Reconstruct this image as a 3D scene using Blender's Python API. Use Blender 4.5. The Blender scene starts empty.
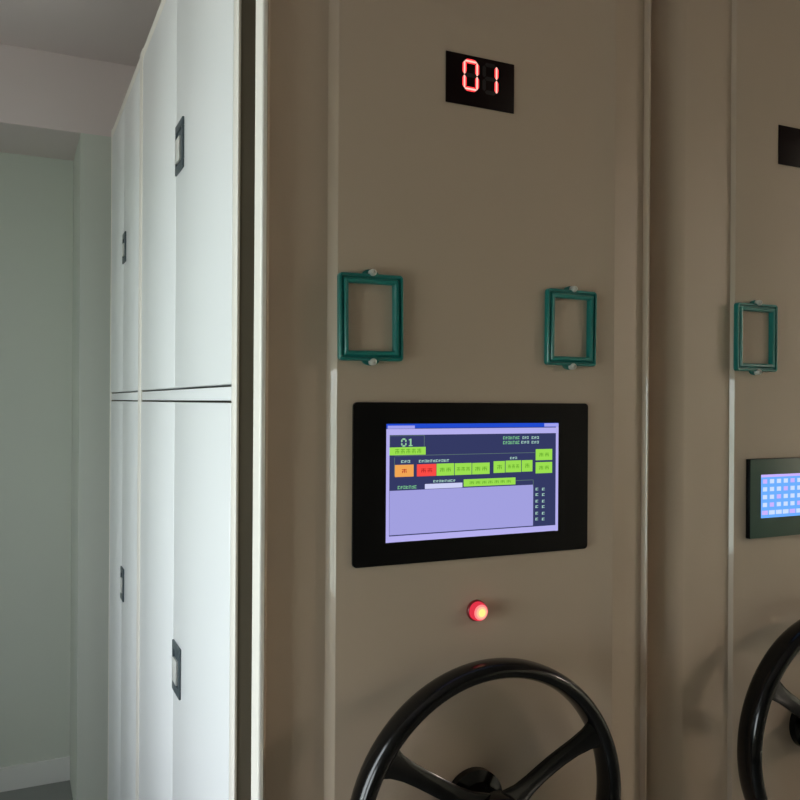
import bpy, bmesh, math
from mathutils import Vector, Matrix

sc = bpy.context.scene
col = sc.collection
PI = math.pi

# ------------------------------------------------------------------ materials
MATS = {}
def mat(name, color, rough=0.5, metal=0.0, emit=None, estr=0.0, noise=None, bump=None, spec=0.5, coat=0.0):
    m = bpy.data.materials.new(name); m.use_nodes = True
    nt = m.node_tree; b = nt.nodes['Principled BSDF']
    b.inputs['Base Color'].default_value = (*color, 1)
    b.inputs['Roughness'].default_value = rough
    b.inputs['Metallic'].default_value = metal
    b.inputs['Specular IOR Level'].default_value = spec
    b.inputs['Coat Weight'].default_value = coat
    if emit:
        b.inputs['Emission Color'].default_value = (*emit, 1)
        b.inputs['Emission Strength'].default_value = estr
    if noise or bump:
        tc = nt.nodes.new('ShaderNodeTexCoord')
        mp = nt.nodes.new('ShaderNodeMapping'); nt.links.new(tc.outputs['Object'], mp.inputs['Vector'])
    if noise:                                   # (scale xyz, amount)
        n = nt.nodes.new('ShaderNodeTexNoise'); n.inputs['Scale'].default_value = 1.0
        n.inputs['Detail'].default_value = 4
        mp.inputs['Scale'].default_value = noise[0]
        nt.links.new(mp.outputs['Vector'], n.inputs['Vector'])
        mx = nt.nodes.new('ShaderNodeMix'); mx.data_type = 'RGBA'
        mx.inputs['A'].default_value = (*[c * (1 - noise[1]) for c in color], 1)
        mx.inputs['B'].default_value = (*[min(1, c * (1 + noise[1])) for c in color], 1)
        nt.links.new(n.outputs['Fac'], mx.inputs['Factor'])
        nt.links.new(mx.outputs['Result'], b.inputs['Base Color'])
    if bump:                                    # (scale xyz, strength, distance)
        mp2 = nt.nodes.new('ShaderNodeMapping'); nt.links.new(tc.outputs['Object'], mp2.inputs['Vector'])
        mp2.inputs['Scale'].default_value = bump[0]
        n2 = nt.nodes.new('ShaderNodeTexNoise'); n2.inputs['Scale'].default_value = 1.0
        n2.inputs['Detail'].default_value = 2
        nt.links.new(mp2.outputs['Vector'], n2.inputs['Vector'])
        bp = nt.nodes.new('ShaderNodeBump'); bp.inputs['Strength'].default_value = bump[1]
        bp.inputs['Distance'].default_value = bump[2]
        nt.links.new(n2.outputs['Fac'], bp.inputs['Height'])
        nt.links.new(bp.outputs['Normal'], b.inputs['Normal'])
    MATS[name] = m
    return m

def emission(name, color, strength):
    m = bpy.data.materials.new(name); m.use_nodes = True
    nt = m.node_tree; nt.nodes.clear()
    o = nt.nodes.new('ShaderNodeOutputMaterial'); e = nt.nodes.new('ShaderNodeEmission')
    e.inputs['Color'].default_value = (*color, 1); e.inputs['Strength'].default_value = strength
    nt.links.new(e.outputs['Emission'], o.inputs['Surface'])
    return m

panel_paint = mat('panel_paint', (0.535, 0.432, 0.335), 0.42, coat=0.6, noise=((3, 3, 1.5), 0.03), bump=((400, 400, 400), 0.05, 0.0003))
flank_paint = panel_paint
door_paint  = mat('door_paint', (0.72, 0.73, 0.74), 0.28, noise=((2, 2, 1), 0.015), bump=((6, 6, 1.2), 0.18, 0.004), coat=0.15)
rail_paint  = mat('rail_paint', (0.78, 0.74, 0.68), 0.3)
rubber      = mat('rubber', (0.17, 0.15, 0.115), 0.7, spec=0.2)
black_gloss = mat('black_gloss', (0.003, 0.003, 0.0035), 0.3, spec=0.12)
wheel_black = mat('wheel_black', (0.003, 0.003, 0.003), 0.16, spec=0.35, bump=((900, 900, 900), 0.04, 0.0002))
bezel_green = mat('bezel_green', (0.055, 0.115, 0.085), 0.45)
teal        = mat('teal', (0.005, 0.205, 0.19), 0.3, noise=((30, 30, 20), 0.12), coat=0.2)
steel       = mat('steel', (0.80, 0.80, 0.77), 0.3, metal=0.45)
handle_dark = mat('handle_dark', (0.05, 0.065, 0.075), 0.35)
led_back    = mat('led_back', (0.008, 0.003, 0.003), 0.45, spec=0.08)
led_off     = mat('led_off', (0.005, 0.003, 0.003), 0.5)
wall_paint  = mat('wall_paint', (0.57, 0.60, 0.54), 0.75, noise=((1.2, 1.2, 1.2), 0.05), bump=((120, 120, 120), 0.08, 0.001))
ceil_paint  = mat('ceil_paint', (0.68, 0.60, 0.585), 0.85, noise=((0.8, 0.8, 0.8), 0.04), bump=((90, 90, 90), 0.1, 0.001))
floor_mat   = mat('floor_mat', (0.20, 0.21, 0.20), 0.3, noise=((5, 5, 5), 0.15))
frame_white = mat('frame_white', (0.7, 0.7, 0.68), 0.4)
UIM = {
 'title_blue': emission('ui_blue', (0.016, 0.07, 0.62), 1.0),
 'title_pale': emission('ui_title_pale', (0.36, 0.36, 0.86), 1.0),
 'lav_light':  emission('ui_lavender_light', (0.46, 0.43, 0.86), 1.0),
 'lav':        emission('ui_lavender', (0.36, 0.35, 0.74), 1.0),
 'navy':       emission('ui_navy', (0.035, 0.042, 0.125), 1.0),
 'line':       emission('ui_line', (0.12, 0.19, 0.17), 1.0),
 'lime':       emission('ui_lime', (0.33, 0.74, 0.08), 1.0),
 'glyph':      emission('ui_glyph', (0.14, 0.40, 0.03), 1.0),
 'green_text': emission('ui_green_text', (0.18, 0.48, 0.25), 1.0),
 'pale_text':  emission('ui_pale_text', (0.36, 0.58, 0.52), 1.0),
 'digit':      emission('ui_digit', (0.30, 0.60, 0.34), 1.0),
 'white':      emission('ui_white', (0.62, 0.64, 0.92), 1.0),
 'orange':     emission('ui_orange', (0.88, 0.38, 0.09), 1.0),
 'red':        emission('ui_red', (0.95, 0.07, 0.06), 1.0),
 'dark_red':   emission('ui_dark_red', (0.45, 0.02, 0.02), 1.0),
 'sky':        emission('ui_sky', (0.13, 0.36, 0.95), 1.2),
 'key':        emission('ui_key', (0.56, 0.68, 0.98), 1.1),
 'pink':       emission('ui_pink', (0.55, 0.42, 0.95), 1.1),
}
led_red  = emission('led_red', (1.0, 0.035, 0.04), 2.2)
led_core = emission('led_core', (1.0, 0.50, 0.42), 1.4)

# ------------------------------------------------------------------ mesh helpers
def box(bm, x0, x1, y0, y1, z0, z1, bev=0.0, seg=2, mi=0):
    r = bmesh.ops.create_cube(bm, size=1.0)
    vs = r['verts']
    for v in vs:
        v.co = Vector(((x0 + x1) / 2 + v.co.x * (x1 - x0), (y0 + y1) / 2 + v.co.y * (y1 - y0), (z0 + z1) / 2 + v.co.z * (z1 - z0)))
    es = list({e for v in vs for e in v.link_edges})
    fs = list({f for v in vs for f in v.link_faces})
    for f in fs: f.material_index = mi
    if bev > 0:
        rr = bmesh.ops.bevel(bm, geom=vs + es, offset=bev, segments=seg, profile=0.5, affect='EDGES')
        for f in rr['faces']: f.material_index = mi

def extrude_profile(bm, pts, z0, z1, mi=0):
    lo = [bm.verts.new((x, y, z0)) for x, y in pts]
    hi = [bm.verts.new((x, y, z1)) for x, y in pts]
    n = len(pts)
    for i in range(n):
        f = bm.faces.new((lo[i], lo[(i + 1) % n], hi[(i + 1) % n], hi[i])); f.material_index = mi
    bm.faces.new(hi); bm.faces.new(list(reversed(lo)))

def rot_solid(bm, rings, centre, axis='Y', seg=32, mi=0, cap=True):
    """surface of revolution; rings = (radius, offset along -Y)"""
    loops = []
    for r, d in rings:
        if r < 1e-6:
            loops.append([bm.verts.new((centre[0], centre[1] - d, centre[2]))]); continue
        loops.append([bm.verts.new((centre[0] + r * math.cos(2 * PI * k / seg), centre[1] - d, centre[2] + r * math.sin(2 * PI * k / seg))) for k in range(seg)])
    for a, b in zip(loops[:-1], loops[1:]):
        for k in range(seg):
            k2 = (k + 1) % seg
            if len(b) == 1: f = bm.faces.new((a[k], a[k2], b[0]))
            elif len(a) == 1: f = bm.faces.new((a[0], b[k2], b[k]))
            else: f = bm.faces.new((a[k], a[k2], b[k2], b[k]))
            f.material_index = mi; f.smooth = True
    if cap:
        for L in (loops[0], loops[-1]):
            if len(L) > 2: bm.faces.new(L)

def build(name, bm, mats, parent=None, smooth=None, label=None):
    bmesh.ops.recalc_face_normals(bm, faces=bm.faces)
    me = bpy.data.meshes.new(name)
    bm.to_mesh(me); bm.free()
    for m in (mats if isinstance(mats, (list, tuple)) else [mats]): me.materials.append(m)
    if smooth is not None:
        for p in me.polygons: p.use_smooth = True
        me.set_sharp_from_angle(angle=math.radians(smooth))
    o = bpy.data.objects.new(name, me); col.objects.link(o)
    if parent: 
        o.parent = parent
        chain = Vector((0, 0, 0)); p = parent
        while p: chain += p.location; p = p.parent
        me.transform(Matrix.Translation(-chain))
    if label: o['label'] = label
    return o

def B(name, args, m, parent=None, bev=0.0, label=None, smooth=None):
    bm = bmesh.new(); box(bm, *args, bev=bev)
    return build(name, bm, m, parent, 35 if bev else None, label)

def structure(name, boxes, m, parent=None):
    bm = bmesh.new()
    for b in boxes: box(bm, *b)
    o = build(name, bm, m, parent)
    if not parent: o['kind'] = 'structure'
    return o

def thing(name, loc, label, cat, group=None):
    o = bpy.data.objects.new(name, None); col.objects.link(o)
    o.location = loc; o.empty_display_size = 0.1
    o['label'] = label; o['category'] = cat
    if group: o['group'] = group
    return o

# ------------------------------------------------------------------ the room
H = 2.715
XL, XR, YF, YB = -1.15, 6.8, -3.6, 3.53
structure('floor', [(XL - .2, XR + .2, YF - .2, YB + .2, -0.1, 0)], floor_mat)
structure('ceiling', [(XL - .2, XR + .2, YF - .2, YB + .2, H, H + .12)], ceil_paint)
structure('wall_back', [(XL - .2, XR + .2, YB, YB + .2, 0, H)], wall_paint)
structure('wall_right', [(XR, XR + .2, YF, YB, 0, H)], wall_paint)
structure('wall_front', [(XL - .2, XR + .2, YF - .2, YF, 0, H)], wall_paint)
W1 = (0.18, 0.86, 0.80, 1.65)      # y0,y1,z0,z1
W2 = (1.08, 1.88, 0.80, 2.25)
structure('wall_left', [
    (XL - .2, XL, YF, W1[0], 0, H), (XL - .2, XL, W1[1], W2[0], 0, H), (XL - .2, XL, W2[1], YB, 0, H),
    (XL - .2, XL, W1[0], W1[1], 0, W1[2]), (XL - .2, XL, W1[0], W1[1], W1[3], H),
    (XL - .2, XL, W2[0], W2[1], 0, W2[2]), (XL - .2, XL, W2[0], W2[1], W2[3], H)], wall_paint)
structure('trim_1', [(XL, XR, 3.15, YB, 2.447, H)], ceil_paint)         # the concrete beam under the ceiling
structure('trim_2', [(0.222, 0.75, 3.15, YB, 0, 2.447)], wall_paint)    # the pier in the corner
structure('baseboard_back', [(XL, 0.222, YB - .012, YB, 0, 0.09)], frame_white)

glass = bpy.data.materials.new('window_glass'); glass.use_nodes = True
nt = glass.node_tree; nt.nodes.clear()
o_ = nt.nodes.new('ShaderNodeOutputMaterial'); mx = nt.nodes.new('ShaderNodeMixShader')
tr = nt.nodes.new('ShaderNodeBsdfTransparent'); gl = nt.nodes.new('ShaderNodeBsdfGlossy')
tr.inputs['Color'].default_value = (0.97, 0.98, 0.98, 1); gl.inputs['Roughness'].default_value = 0.02
mx.inputs[0].default_value = 0.06
nt.links.new(tr.outputs[0], mx.inputs[1]); nt.links.new(gl.outputs[0], mx.inputs[2]); nt.links.new(mx.outputs[0], o_.inputs[0])

def window(name, w):
    y0, y1, z0, z1 = w
    root = structure(name, [
        (XL - .12, XL - .06, y0, y1, z0, z0 + .04), (XL - .12, XL - .06, y0, y1, z1 - .04, z1),
        (XL - .12, XL - .06, y0, y0 + .04, z0 + .04, z1 - .04), (XL - .12, XL - .06, y1 - .04, y1, z0 + .04, z1 - .04),
        (XL - .11, XL - .07, (y0 + y1) / 2 - .015, (y0 + y1) / 2 + .015, z0 + .04, z1 - .04)], frame_white)
    bm = bmesh.new()
    box(bm, XL - .094, XL - .088, y0 + .04, y1 - .04, z0 + .04, z1 - .04)
    build('pane', bm, glass, root)
    bm = bmesh.new(); box(bm, XL - .06, XL + .06, y0 - .03, y1 + .03, z0 - .03, z0 + .0, bev=.005)
    build('window_sill', bm, frame_white, root, 35)
window('window_1', W1)
window('window_2', W2)

# ------------------------------------------------------------------ the cabinets
def arc_pts(cx, cy, r, a0, a1, n):
    return [(cx + r * math.cos(math.radians(a0 + (a1 - a0) * k / n)), cy + r * math.sin(math.radians(a0 + (a1 - a0) * k / n))) for k in range(n + 1)]

TOP = 2.38
def end_panel(root, left, flank_y, raise_l, raise_r, right, first):
    """pressed-steel end panel: rolled left rim, recessed flank, raised middle, flank, right bead"""
    yb = 1.098 if first else 1.130
    p = [(left + .02, yb), (left + .02, 1.074), (left, 1.072)] if first else [(left, yb)]
    if first:
        p += arc_pts(left + .004, 1.044, .004, 180, 270, 5)
        p += [(left + .007, 1.040), (left + .013, flank_y - .004), (left + .017, flank_y)]
    else:
        p += [(left + .003, 1.108), (left + .009, 1.092), (left + .017, 1.078), (left + .029, 1.068), (left + .044, 1.061), (left + .058, flank_y), (left + .062, flank_y)]
    if first:
        p += [(raise_l - .012, flank_y), (raise_l - .010, flank_y - .001), (raise_l - .001, 1.0505), (raise_l + .001, 1.05)]
    else:
        p += [(raise_l - .0045, flank_y), (raise_l - .0005, 1.0505), (raise_l + .001, 1.05)]
    p += [(raise_r - .028, 1.05), (raise_r - .024, 1.05), (raise_r - .012, 1.0493), (raise_r + .003, 1.0475), (raise_r + .0175, 1.0450), (raise_r + .0188, 1.0465), (raise_r + .022, 1.0540)]
    p += [(right - .0062, 1.0600), (right - .0050, 1.0530), (right - .0030, 1.0500), (right - .001, 1.0495), (right, 1.0505), (right, yb)]
    bm = bmesh.new()
    extrude_profile(bm, p, 0.10, TOP)
    if first:                                   # left rim in whiter paint: window reflection put into its colour
        for f in bm.faces:
            if max(v.co.x for v in f.verts) < left + .0075: f.material_index = 1
    return build('end_panel', bm, [panel_paint, rail_paint], root, 25)

def tube_frame(bm, x0, x1, z0, z1, yb, w=0.0135, mi=0):
    """card frame: mitred four-sided moulding with a groove between an outer and an inner lip"""
    prof = [(0, 0), (0, .0075), (.001, .0088), (.0035, .0088), (.0045, .0055), (.0062, .0052), (.0072, .0085), (.0084, .0098), (.0118, .0094), (w, .0075), (w, 0)]
    loops = []
    for a, d in prof:
        rr = max(.0050 - a, .0012); L = []
        for qx, qz, a0 in ((x1 - a - rr, z0 + a + rr, 270), (x1 - a - rr, z1 - a - rr, 0), (x0 + a + rr, z1 - a - rr, 90), (x0 + a + rr, z0 + a + rr, 180)):
            for t in range(5):
                an = math.radians(a0 + 22.5 * t)
                L.append(bm.verts.new((qx + rr * math.cos(an), yb - d, qz + rr * math.sin(an))))
        loops.append(L)
    n = len(prof)
    for i in range(n):
        A, Bq = loops[i], loops[(i + 1) % n]
        for k in range(20):
            f = bm.faces.new((A[k], A[(k + 1) % 20], Bq[(k + 1) % 20], Bq[k])); f.material_index = mi

def card_frame(root, x0, x1, z0, z1, tilt=0.0, label=None):
    y = 1.0498
    cx, cz = (x0 + x1) / 2, (z0 + z1) / 2
    bm = bmesh.new(); tube_frame(bm, x0, x1, z0, z1, y)
    for zz, s in ((z1, 1), (z0, -1)):          # screw ears
        vs0 = [(cx + .013 * math.cos(a), zz - s * .002 + s * .0085 * max(0, math.sin(a))) for a in [PI * k / 10 for k in range(11)]]
        a_ = [bm.verts.new((x, y, z)) for x, z in vs0]; b_ = [bm.verts.new((x, y - .0035, z)) for x, z in vs0]
        bm.faces.new(a_); bm.faces.new(b_[::-1])
        for i in range(11):
            j = (i + 1) % 11; bm.faces.new((a_[i], a_[j], b_[j], b_[i]))
    R = Matrix.Translation((cx, y, cz)) @ Matrix.Rotation(tilt, 4, 'Y') @ Matrix.Translation((-cx, -y, -cz))
    bmesh.ops.transform(bm, matrix=R, verts=bm.verts)
    fr = build('card_frame', bm, teal, root, 30, label)
    for zz, s in ((z1, 1), (z0, -1)):
        bm = bmesh.new()
        rot_solid(bm, [(.0048, .0), (.0048, .0105), (.0040, .0125), (.0020, .0135), (.0016, .0118), (0, .0118)], (cx + .001, y - .0005, zz + s * .0015), seg=20)
        bmesh.ops.transform(bm, matrix=R, verts=bm.verts)
        build('screw', bm, steel, fr, 40)
    return fr

def rect(bm, x0, x1, z0, z1, y, mi):
    f = bm.faces.new([bm.verts.new(c) for c in ((x0, y, z0), (x1, y, z0), (x1, y, z1), (x0, y, z1))]); f.material_index = mi

SEG = {'0': 'abcdef', '1': 'bc'}
def seven(bm, ch, cx, cz, w, h, t, y, mi, slant=0.0, on=True, lit=None):
    S = {'a': (0, h / 2, 1), 'g': (0, 0, 1), 'd': (0, -h / 2, 1), 'f': (-w / 2, h / 4, 0), 'b': (w / 2, h / 4, 0), 'e': (-w / 2, -h / 4, 0), 'c': (w / 2, -h / 4, 0)}
    for k, (x, z, hor) in S.items():
        if (k in SEG[ch]) != on: continue
        L = (w if hor else h / 2) / 2 - t * .15
        q = [(-L, 0), (-L + t / 2, t / 2), (L - t / 2, t / 2), (L, 0), (L - t / 2, -t / 2), (-L + t / 2, -t / 2)]
        if not hor: q = [(b, a) for a, b in q][::-1]
        f = bm.faces.new([bm.verts.new((cx + x + a + slant * (z + b), y, cz + z + b)) for a, b in q]); f.material_index = mi

UI=[
('title_blue',0.0000,1.0000,-0.0014,0.0360),
('title_pale',0.0068,0.1518,0.0145,0.0394),
('title_pale',0.9092,1.0000,0.0026,0.0328),
('lav_light',0.0000,1.0000,0.0417,0.0935),
('lav_light',0.0000,0.0170,0.0741,1.0010),
('lav_light',0.9834,1.0000,0.0302,1.0022),
('lav_light',0.0000,1.0000,0.9482,1.0000),
('line',0.0170,0.2047,0.0980,0.1022),
('line',0.0170,0.0196,0.0962,0.1896),
('line',0.2021,0.2047,0.0998,0.1950),
('lime',0.0170,0.2118,0.1979,0.2644),
('green_text',0.6540,0.7561,0.1183,0.1448),
('green_text',0.6540,0.7561,0.1595,0.1890),
('pale_text',0.7720,0.8120,0.1201,0.1438),
('pale_text',0.8281,0.8766,0.1213,0.1452),
('pale_text',0.7641,0.8160,0.1616,0.1853),
('pale_text',0.8281,0.8766,0.1631,0.1870),
('line',0.0426,0.8523,0.2675,0.2718),
('line',0.0426,0.0452,0.2839,0.4380),
('pale_text',0.0770,0.1291,0.3084,0.3305),
('pale_text',0.1729,0.3432,0.3091,0.3316),
('orange',0.0461,0.1466,0.3468,0.4492),
('red',0.1641,0.2708,0.3467,0.4504),
('lime',0.2726,0.3707,0.3457,0.4506),
('lime',0.3743,0.4708,0.3473,0.4504),
('lime',0.4746,0.5768,0.3490,0.4502),
('pale_text',0.6970,0.7423,0.3044,0.3250),
('lime',0.5999,0.6676,0.3391,0.4444),
('lime',0.6715,0.7661,0.3368,0.4429),
('lime',0.7701,0.8361,0.3373,0.4414),
('lime',0.8563,0.9606,0.2395,0.3417),
('lime',0.8563,0.9606,0.3597,0.4618),
('pale_text',0.2528,0.3799,0.4871,0.5069),
('green_text',0.0598,0.1641,0.5250,0.5527),
('white',0.2083,0.4186,0.5180,0.5605),
('lime',0.4260,0.7324,0.4908,0.5547),
('line',0.7324,0.8422,0.5177,0.5222),
('line',0.8402,0.8432,0.5210,0.5806),
('lav',0.0187,0.8422,0.5643,0.9389),
('pale_text',0.8543,0.8746,0.5941,0.6180),
('pale_text',0.8949,0.9154,0.5968,0.6208),
('pale_text',0.8543,0.8746,0.6449,0.6689),
('pale_text',0.8949,0.9154,0.6478,0.6718),
('pale_text',0.8543,0.8746,0.7048,0.7287),
('pale_text',0.8949,0.9154,0.7079,0.7319),
('pale_text',0.8543,0.8746,0.7556,0.7795),
('pale_text',0.8949,0.9154,0.7589,0.7829),
('pale_text',0.8543,0.8746,0.8154,0.8393),
('pale_text',0.8949,0.9154,0.8190,0.8430),
('pale_text',0.8543,0.8746,0.8693,0.8932),
('pale_text',0.8949,0.9154,0.8730,0.8970),
]
GL=[(5, 0.0426, 0.1906, 0.2313, 0.04), (1, 0.0787, 0.1134, 0.3994, 0.035), (2, 0.1817, 0.2528, 0.4, 0.035), (2, 0.2852, 0.3578, 0.3996, 0.035), (3, 0.3817, 0.4633, 0.3989, 0.035), (2, 0.4858, 0.5673, 0.4011, 0.035), (1, 0.6153, 0.654, 0.3918, 0.04), (3, 0.6813, 0.7561, 0.3899, 0.035), (1, 0.784, 0.822, 0.3879, 0.04), (2, 0.8726, 0.9441, 0.2906, 0.035), (2, 0.8726, 0.9441, 0.4107, 0.035), (7, 0.454, 0.7087, 0.5229, 0.025)]

def touch_screen(root):
    X0, X1, Z0, Z1 = .4700, .7580, 1.3055, 1.4695
    bm = bmesh.new()
    box(bm, .4215, .8140, 1.0455, 1.0498, 1.274, 1.4995)
    es = [e for e in bm.edges if abs((e.verts[0].co - e.verts[1].co).y) > .003]
    bmesh.ops.bevel(bm, geom=es, offset=.006, segments=5, profile=.5, affect='EDGES')
    scr = build('touch_screen', bm, black_gloss, root, 40, 'black framed operator screen')
    keys = list(UIM); mats = [UIM[k] for k in keys]
    bm = bmesh.new(); y = 1.0452
    rect(bm, X0, X1, Z0, Z1, y, keys.index('navy'))
    W, Hh = X1 - X0, Z1 - Z0
    for i, (c, a, b, t, u) in enumerate(UI):
        if c in ('pale_text', 'green_text'):        # a run of small characters
            n = max(1, round((b - a) / .0155)); step = (b - a) / n
            for k in range(n):
                p0, p1 = X0 + (a + step * (k + .08)) * W, X0 + (a + step * (k + .92)) * W
                zt, zb = Z1 - t * Hh, Z1 - u * Hh; mi = keys.index(c); yy = y - .0003
                hh = zt - zb
                rect(bm, p0, p1, zt - hh * (.25 + .2 * (k % 2)), zt - hh * .2 * (k % 2), yy, mi)
                if k % 3 != 1: rect(bm, p0, p1, zb + hh * .05, zb + hh * .25, yy, mi)
                rect(bm, p0, p0 + (p1 - p0) * .2, zb, zb + hh * .6, yy, mi)
                q = p0 + (p1 - p0) * (.15 + .5 * ((k * 7) % 3) / 2)
                rect(bm, q, q + (p1 - p0) * .25, zb, zt, yy - .00003, mi)
            continue
        rect(bm, X0 + a * W, X0 + b * W, Z1 - u * Hh, Z1 - t * Hh, y - .00004 * (1 + (i % 5 if c != 'lav' else 0)), keys.index(c))
    for gi, (n, a, b, v, h) in enumerate(GL):       # the small characters on the keys
        mi = keys.index('dark_red' if gi in (1, 2) else 'glyph')
        wch = (b - a) / (n * 1.35)
        for k in range(n):
            cx = X0 + (a + (b - a) * (k + .5) / n) * W; cz = Z1 - v * Hh; w2 = wch * W / 2; h2 = h * Hh / 2
            yy = y - .0004
            rect(bm, cx - w2, cx + w2, cz + h2 * .55, cz + h2 * .85, yy, mi)
            rect(bm, cx - w2 * (1 if k % 2 else .7), cx + w2 * (.7 if k % 2 else 1), cz - h2 * .15, cz + h2 * .15, yy, mi)
            rect(bm, cx - w2 * .15, cx + w2 * .15, cz - h2, cz + h2, yy - .00004, mi)
            rect(bm, cx - w2 * .9, cx - w2 * .6, cz - h2, cz + h2 * .1, yy - .00004, mi)
            rect(bm, cx + w2 * .6, cx + w2 * .9, cz - h2, cz + h2 * .1, yy - .00004, mi)
    d = keys.index('digit')
    seven(bm, '0', X0 + .0925 * W, Z1 - .158 * Hh, .0062, .0095, .0022, y - .0004, d)
    rect(bm, X0 + .1250 * W, X0 + .1335 * W, Z1 - .190 * Hh, Z1 - .126 * Hh, y - .0004, d)
    rect(bm, X0 + .1190 * W, X0 + .1395 * W, Z1 - .190 * Hh, Z1 - .181 * Hh, y - .00045, d)
    rect(bm, X0 + .1190 * W, X0 + .1255 * W, Z1 - .140 * Hh, Z1 - .131 * Hh, y - .00045, d)
    build('display', bm, mats, scr, None, 'lit screen with green, red and orange keys showing 01')

def small_screen(root):
    X0, X1, Z0, Z1 = 1.156, 1.356, 1.267, 1.405
    bm = bmesh.new()
    box(bm, X0, X1, 1.0405, 1.0498, Z0, Z1, bev=.0015)
    scr = build('side_box', bm, black_gloss, root, 40)
    scr.name = 'touch_screen'
    scr['label'] = 'small grey-green framed operator screen'
    bm = bmesh.new(); box(bm, X0 + .0006, X1 - .0006, 1.0390, 1.0404, Z0 + .0006, Z1 - .0006, bev=.0006)
    build('bezel', bm, bezel_green, scr, 40, 'grey-green bezel')
    keys = list(UIM); mats = [UIM[k] for k in keys]
    bm = bmesh.new(); y = 1.0387
    dx0, dx1, dz0, dz1 = X0 + .0245, X1 - .023, 1.302, 1.3775
    rect(bm, dx0, dx1, dz0, dz1, y, keys.index('sky'))
    rect(bm, dx0, dx1, dz1 - .0045, dz1, y - .0001, keys.index('pink'))
    for r in range(5):
        for c in range(9):
            cx = dx0 + .0095 + c * .0170; cz = dz1 - .0120 - r * .0136
            wide = .0052 if r < 4 else .0072
            rect(bm, cx - wide, cx + wide, cz - .0037, cz + .0037, y - .0001, keys.index('key' if (c + r) % 4 else 'pink'))
    build('display', bm, mats, scr, None, 'lit blue screen with rows of pale keys')

def led_display(root, x0, x1, z0, z1, lit):
    bm = bmesh.new(); box(bm, x0, x1, 1.0482, 1.0498, z0, z1, bev=.0005)
    d = build('number_display', bm, led_back, root, 40, 'dark red-black number display')
    if lit:
        bm = bmesh.new()
        cz = (z0 + z1) / 2 + .0075; cx = (x0 + x1) / 2
        for i, ch in enumerate('01'):
            x = cx + (-.017 if i == 0 else .016)
            seven(bm, ch, x, cz, .021, .040, .0062, 1.0479, 0)
            seven(bm, ch, x, cz, .021, .040, .0026, 1.0478, 1)
            seven(bm, ch, x, cz, .021, .040, .0060, 1.0480, 2, on=False)
        build('digits', bm, [led_red, led_core, led_off], d, None, 'glowing red digits 01')

def handwheel(root, cx):
    cy, cz, R, a, b = .994, .924, .2042, .0123, .0225
    bm = bmesh.new(); N, M = 96, 20
    g = []
    for i in range(N):
        t = 2 * PI * i / N; ring = []
        for j in range(M):
            s = 2 * PI * j / M
            ca, sa = math.cos(s), math.sin(s)
            ex = lambda v: math.copysign(abs(v) ** .85, v)
            r = R + a * ex(ca)
            ring.append(bm.verts.new((cx + r * math.cos(t), cy + b * ex(sa), cz + r * math.sin(t))))
        g.append(ring)
    for i in range(N):
        for j in range(M):
            bm.faces.new((g[i][j], g[(i + 1) % N][j], g[(i + 1) % N][(j + 1) % M], g[i][(j + 1) % M]))
    wh = build('handwheel', bm, wheel_black, root, 60, 'black three-spoke handwheel')
    bm = bmesh.new()
    rot_solid(bm, [(.045, .0), (.045, .012), (.030, .018), (.030, .050), (.036, .060), (.036, .085), (.030, .092), (0, .094)], (cx, 1.0495, cz), seg=40)
    build('hub', bm, wheel_black, wh, 35)
    for ang in (147, 267, 27):
        t = math.radians(ang); bm = bmesh.new()
        n = 8; L = []
        for k in range(n + 1):
            f = k / n; r = .026 + (R - .030) * f
            hw = .013 + .012 * (2 * f - 1) ** 4; th = .006
            yy = cy - .008 + .010 * math.sin(PI * f)
            c = Vector((cx + r * math.cos(t), yy, cz + r * math.sin(t))); s = Vector((-math.sin(t), 0, math.cos(t)))
            L.append([bm.verts.new(c + s * u * hw + Vector((0, v * th, 0))) for u, v in ((-1, -.4), (-.6, -1), (.6, -1), (1, -.4), (1, .4), (.6, 1), (-.6, 1), (-1, .4))])
        for A, Bq in zip(L[:-1], L[1:]):
            for q in range(8): bm.faces.new((A[q], A[(q + 1) % 8], Bq[(q + 1) % 8], Bq[q]))
        bm.faces.new(L[0]); bm.faces.new(L[-1][::-1])
        build('spoke', bm, wheel_black, wh, 50)
    return wh

def pull_handle(leaf, y0, y1, z0, z1):
    """recessed flush pull with a raised rim and a bright lock bar"""
    x = .2949
    bm = bmesh.new()
    box(bm, x - .004, x, y0, y1, z1 - .016, z1, bev=.001); box(bm, x - .004, x, y0, y1, z0, z0 + .016, bev=.001)
    box(bm, x - .004, x, y0, y0 + .012, z0 + .016, z1 - .016, bev=.001); box(bm, x - .004, x, y1 - .012, y1, z0 + .016, z1 - .016, bev=.001)
    box(bm, x - .0012, x, y0 + .012, y1 - .012, z0 + .016, z1 - .016)
    h = build('handle', bm, handle_dark, leaf, 35, 'dark flush pull handle')
    bm = bmesh.new(); box(bm, x - .0060, x - .0012, y0 + .024, y1 - .014, z0 + .020, z1 - .030, bev=.001)
    h2 = build('lock_bar', bm, steel, leaf, 35)
    return h

G_CAB = None
cab = thing('mobile_shelving_cabinet', (.62, 1.9, 0), 'tall beige shelving cabinet with white side doors, large black-framed screen and lit red lamp', 'cabinet')
cab2 = thing('mobile_shelving_cabinet', (1.25, 1.9, 0), 'narrower beige shelving cabinet with one teal frame and a small blue screen', 'cabinet')

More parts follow.
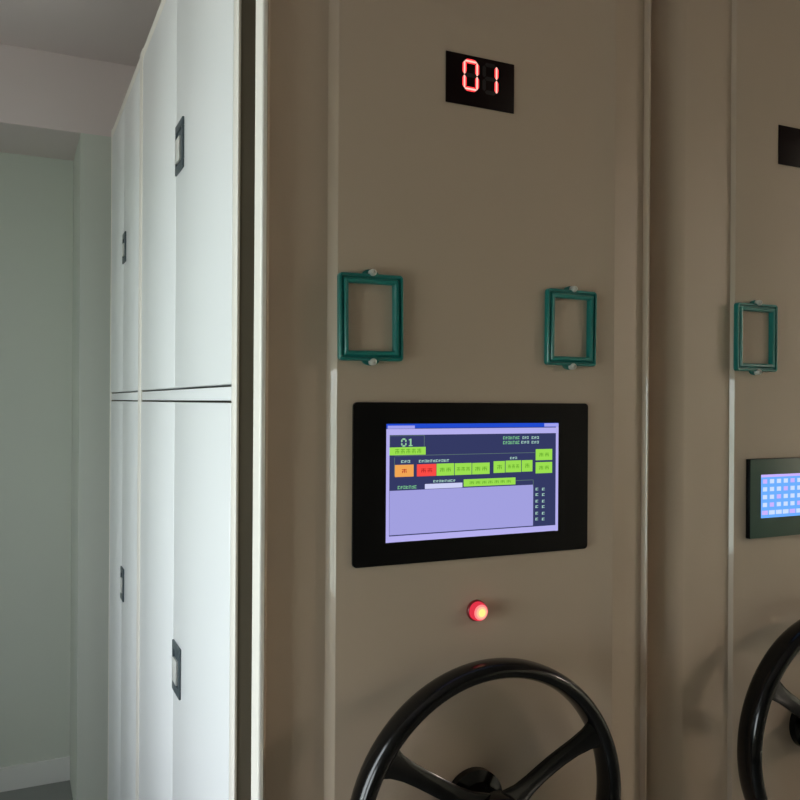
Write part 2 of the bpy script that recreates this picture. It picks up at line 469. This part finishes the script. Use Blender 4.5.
# first cabinet
end_panel(cab, .2900, 1.062, .400, .846, .9395, True)
bm = bmesh.new(); box(bm, .360, .935, 1.100, 2.853, .10, TOP - .004); box(bm, .2992, .361, 1.184, 1.216, .10, TOP - .004)
for _y0, _y1 in ((2.1485, 2.2015), (2.836, 2.8525)): box(bm, .2992, .361, _y0, _y1, .10, TOP - .004)
build('body', bm, rubber, cab)
bm = bmesh.new(); box(bm, .315, .937, 1.100, 2.850, .02, .10, bev=.003)
build('base', bm, rubber, cab, 35)
bm = bmesh.new()
for y0, y1 in ((1.182, 1.212), (2.150, 2.200), (2.838, 2.853)):      # posts of the door side
    box(bm, .2945, .2990, y0, y1, .10, TOP, bev=.0015)
for z0, z1 in ((2.352, TOP), (.10, .15)):                           # top and bottom rails
    box(bm, .2965, .330, 1.205, 2.845, z0, z1, bev=.0015)
build('side_frame', bm, rail_paint, cab, 35, 'white side frame')
for y0, y1 in ((1.215, 2.147), (2.203, 2.835)):
    bm = bmesh.new(); box(bm, .2975, .330, y0, y1, 1.5005, 1.5215, bev=.0015)
    build('middle_rail', bm, door_paint, cab, 35)
for (ya, yb) in ((1.217, 2.146), (2.204, 2.834)):
    ym = (ya + yb) / 2 + (.0 if ya < 2 else .0)
    for (za, zb, up) in ((1.5250, 2.350, True), (.153, 1.4970, False)):
        for near in (True, False):
            y0, y1 = (ya, ym - .0008) if near else (ym + .0008, yb)
            bm = bmesh.new(); box(bm, .2950, .3290, y0, y1, za, zb, bev=.002, seg=3)
            d = build('door', bm, door_paint, cab, 35, 'glossy white steel door leaf')
            if near:
                if ya < 2: pull_handle(d, y1 - .088, y1 - .012, *((1.941, 2.037) if up else (.935, 1.031)))
                else: pull_handle(d, y1 - .064, y1 - .004, *((1.893, 1.978) if up else (.930, 1.022)))
TS = touch_screen(cab)
led_display(cab, .5615, .6765, 1.930, 2.003, True)
card_frame(cab, .3985, .4935, 1.556, 1.6745, tilt=math.radians(-.6), label='teal card frame beside the left bevel')
card_frame(cab, .7345, .8265, 1.5575, 1.6735, tilt=math.radians(.5), label='teal card frame near the right flank')
# indicator lamp
cx, cz = .6170, 1.197
bm = bmesh.new(); rot_solid(bm, [(.0155, 0), (.0155, .003), (.0145, .0042), (0, .0042)], (cx, 1.0498, cz), seg=32)
lamp = build('indicator_lamp', bm, mat('lamp_base', (.25, .03, .03), .35), cab, 35, 'round red warning lamp, lit')
bm = bmesh.new(); rot_solid(bm, [(.0136, .004), (.0136, .0095), (.0128, .0125), (.0112, .0148)], (cx, 1.0498, cz), seg=32, cap=False)
rot_solid(bm, [(.0112, .0148), (.0086, .0166)], (cx, 1.0498, cz), seg=32, mi=1, cap=False)
rot_solid(bm, [(.0086, .0166), (.0058, .0178)], (cx, 1.0498, cz), seg=32, mi=2, cap=False)
rot_solid(bm, [(.0058, .0178), (.0030, .0184), (0, .0186)], (cx, 1.0498, cz), seg=32, mi=3, cap=False)
build('lens', bm, [emission('lamp_red', (.75, .035, .065), 1.0), emission('lamp_pink', (1.0, .24, .24), 1.15), emission('lamp_salmon', (1.0, .46, .28), 1.2), emission('lamp_core', (1.0, .78, .24), 1.2)], lamp, 60, 'glowing red lens')
handwheel(cab, .612)

# second cabinet, narrower
end_panel(cab2, .962, 1.0578, 1.1296, 1.470, 1.565, False)
B('body', (.985, 1.555, 1.098, 2.853, .10, TOP - .004), rubber, cab2)
bm = bmesh.new(); box(bm, .980, 1.550, 1.100, 2.850, .02, .10, bev=.003)
build('base', bm, rubber, cab2, 35)
small_screen(cab2)
led_display(cab2, 1.230, 1.345, 1.926, 1.9955, False)
card_frame(cab2, 1.1255, 1.2225, 1.557, 1.6745, label='teal card frame on the left of the panel')
handwheel(cab2, 1.311)

# ------------------------------------------------------------------ ceiling lamp behind the camera
def ceiling_light(x, y, sx, sy, strength, color, label):
    t = thing('ceiling_light', (x, y, H), label, 'light')
    bm = bmesh.new()
    for b in ((x - sx, x + sx, y - sy, y - sy + .02), (x - sx, x + sx, y + sy - .02, y + sy), (x - sx, x - sx + .02, y - sy + .02, y + sy - .02), (x + sx - .02, x + sx, y - sy + .02, y + sy - .02)):
        box(bm, *b, H - .05, H - .001)
    build('frame', bm, frame_white, t)
    bm = bmesh.new(); box(bm, x - sx + .02, x + sx - .02, y - sy + .02, y + sy - .02, H - .045, H - .02)
    build('diffuser', bm, emission('diffuser_light', color, strength), t)
ceiling_light(5.7, -1.35, .50, .30, 100.0, (1.0, .86, .72), 'long rectangular ceiling light panel over the aisle behind the camera')

# ------------------------------------------------------------------ daylight
world = bpy.data.worlds.new('daylight'); sc.world = world; world.use_nodes = True
wn = world.node_tree; wn.nodes.clear()
out = wn.nodes.new('ShaderNodeOutputWorld'); bg = wn.nodes.new('ShaderNodeBackground')
tc = wn.nodes.new('ShaderNodeTexCoord'); sp = wn.nodes.new('ShaderNodeSeparateXYZ')
rp = wn.nodes.new('ShaderNodeValToRGB'); mr = wn.nodes.new('ShaderNodeMapRange')
mr.inputs['From Min'].default_value = -.5; mr.inputs['From Max'].default_value = .5
wn.links.new(tc.outputs['Generated'], sp.inputs[0]); wn.links.new(sp.outputs['Z'], mr.inputs['Value'])
wn.links.new(mr.outputs['Result'], rp.inputs['Fac']); wn.links.new(rp.outputs['Color'], bg.inputs['Color'])
e = rp.color_ramp.elements
e[0].position = .0; e[0].color = (.48, .48, .46, 1)
e[1].position = 1.0; e[1].color = (.90, .95, 1.0, 1)
k = e.new(.46); k.color = (.60, .71, .65, 1)
k = e.new(.56); k.color = (.91, .96, 1.0, 1)
bg.inputs['Strength'].default_value = 13.5
wn.links.new(bg.outputs[0], out.inputs[0])
for n, w in (('window_portal', W1), ('window_portal', W2)):
    L = bpy.data.lights.new(n, 'AREA'); L.shape = 'RECTANGLE'; L.size = w[1] - w[0]; L.size_y = w[3] - w[2]
    L.cycles.is_portal = True
    lo = bpy.data.objects.new(n, L); col.objects.link(lo)
    lo.location = (XL - .15, (w[0] + w[1]) / 2, (w[2] + w[3]) / 2)
    lo.rotation_euler = Vector((1, 0, 0)).to_track_quat('-Z', 'Y').to_euler()

# ------------------------------------------------------------------ camera
cam = bpy.data.cameras.new('camera'); co = bpy.data.objects.new('camera', cam); col.objects.link(co)
cam.sensor_width = 36; cam.lens = 831 / 800 * 36; cam.shift_y = 2 / 800
cam.clip_start = .02
yaw = math.atan(390 / 831); roll = math.radians(.35)
Rm = Matrix.Rotation(-yaw, 4, 'Z') @ Matrix.Rotation(PI / 2, 4, 'X') @ Matrix.Rotation(roll, 4, 'Z')
co.matrix_world = Matrix.Translation((0, 0, 1.5)) @ Rm
sc.camera = co

sc.view_settings.view_transform = 'Standard'; sc.view_settings.look = 'None'
sc.view_settings.gamma = 1; sc.view_settings.use_curve_mapping = False
sc.view_settings.exposure = 0.0
sc.cycles.max_bounces = 12; sc.cycles.diffuse_bounces = 8
sc.cycles.caustics_reflective = False; sc.cycles.caustics_refractive = False
sc.cycles.sample_clamp_indirect = 6
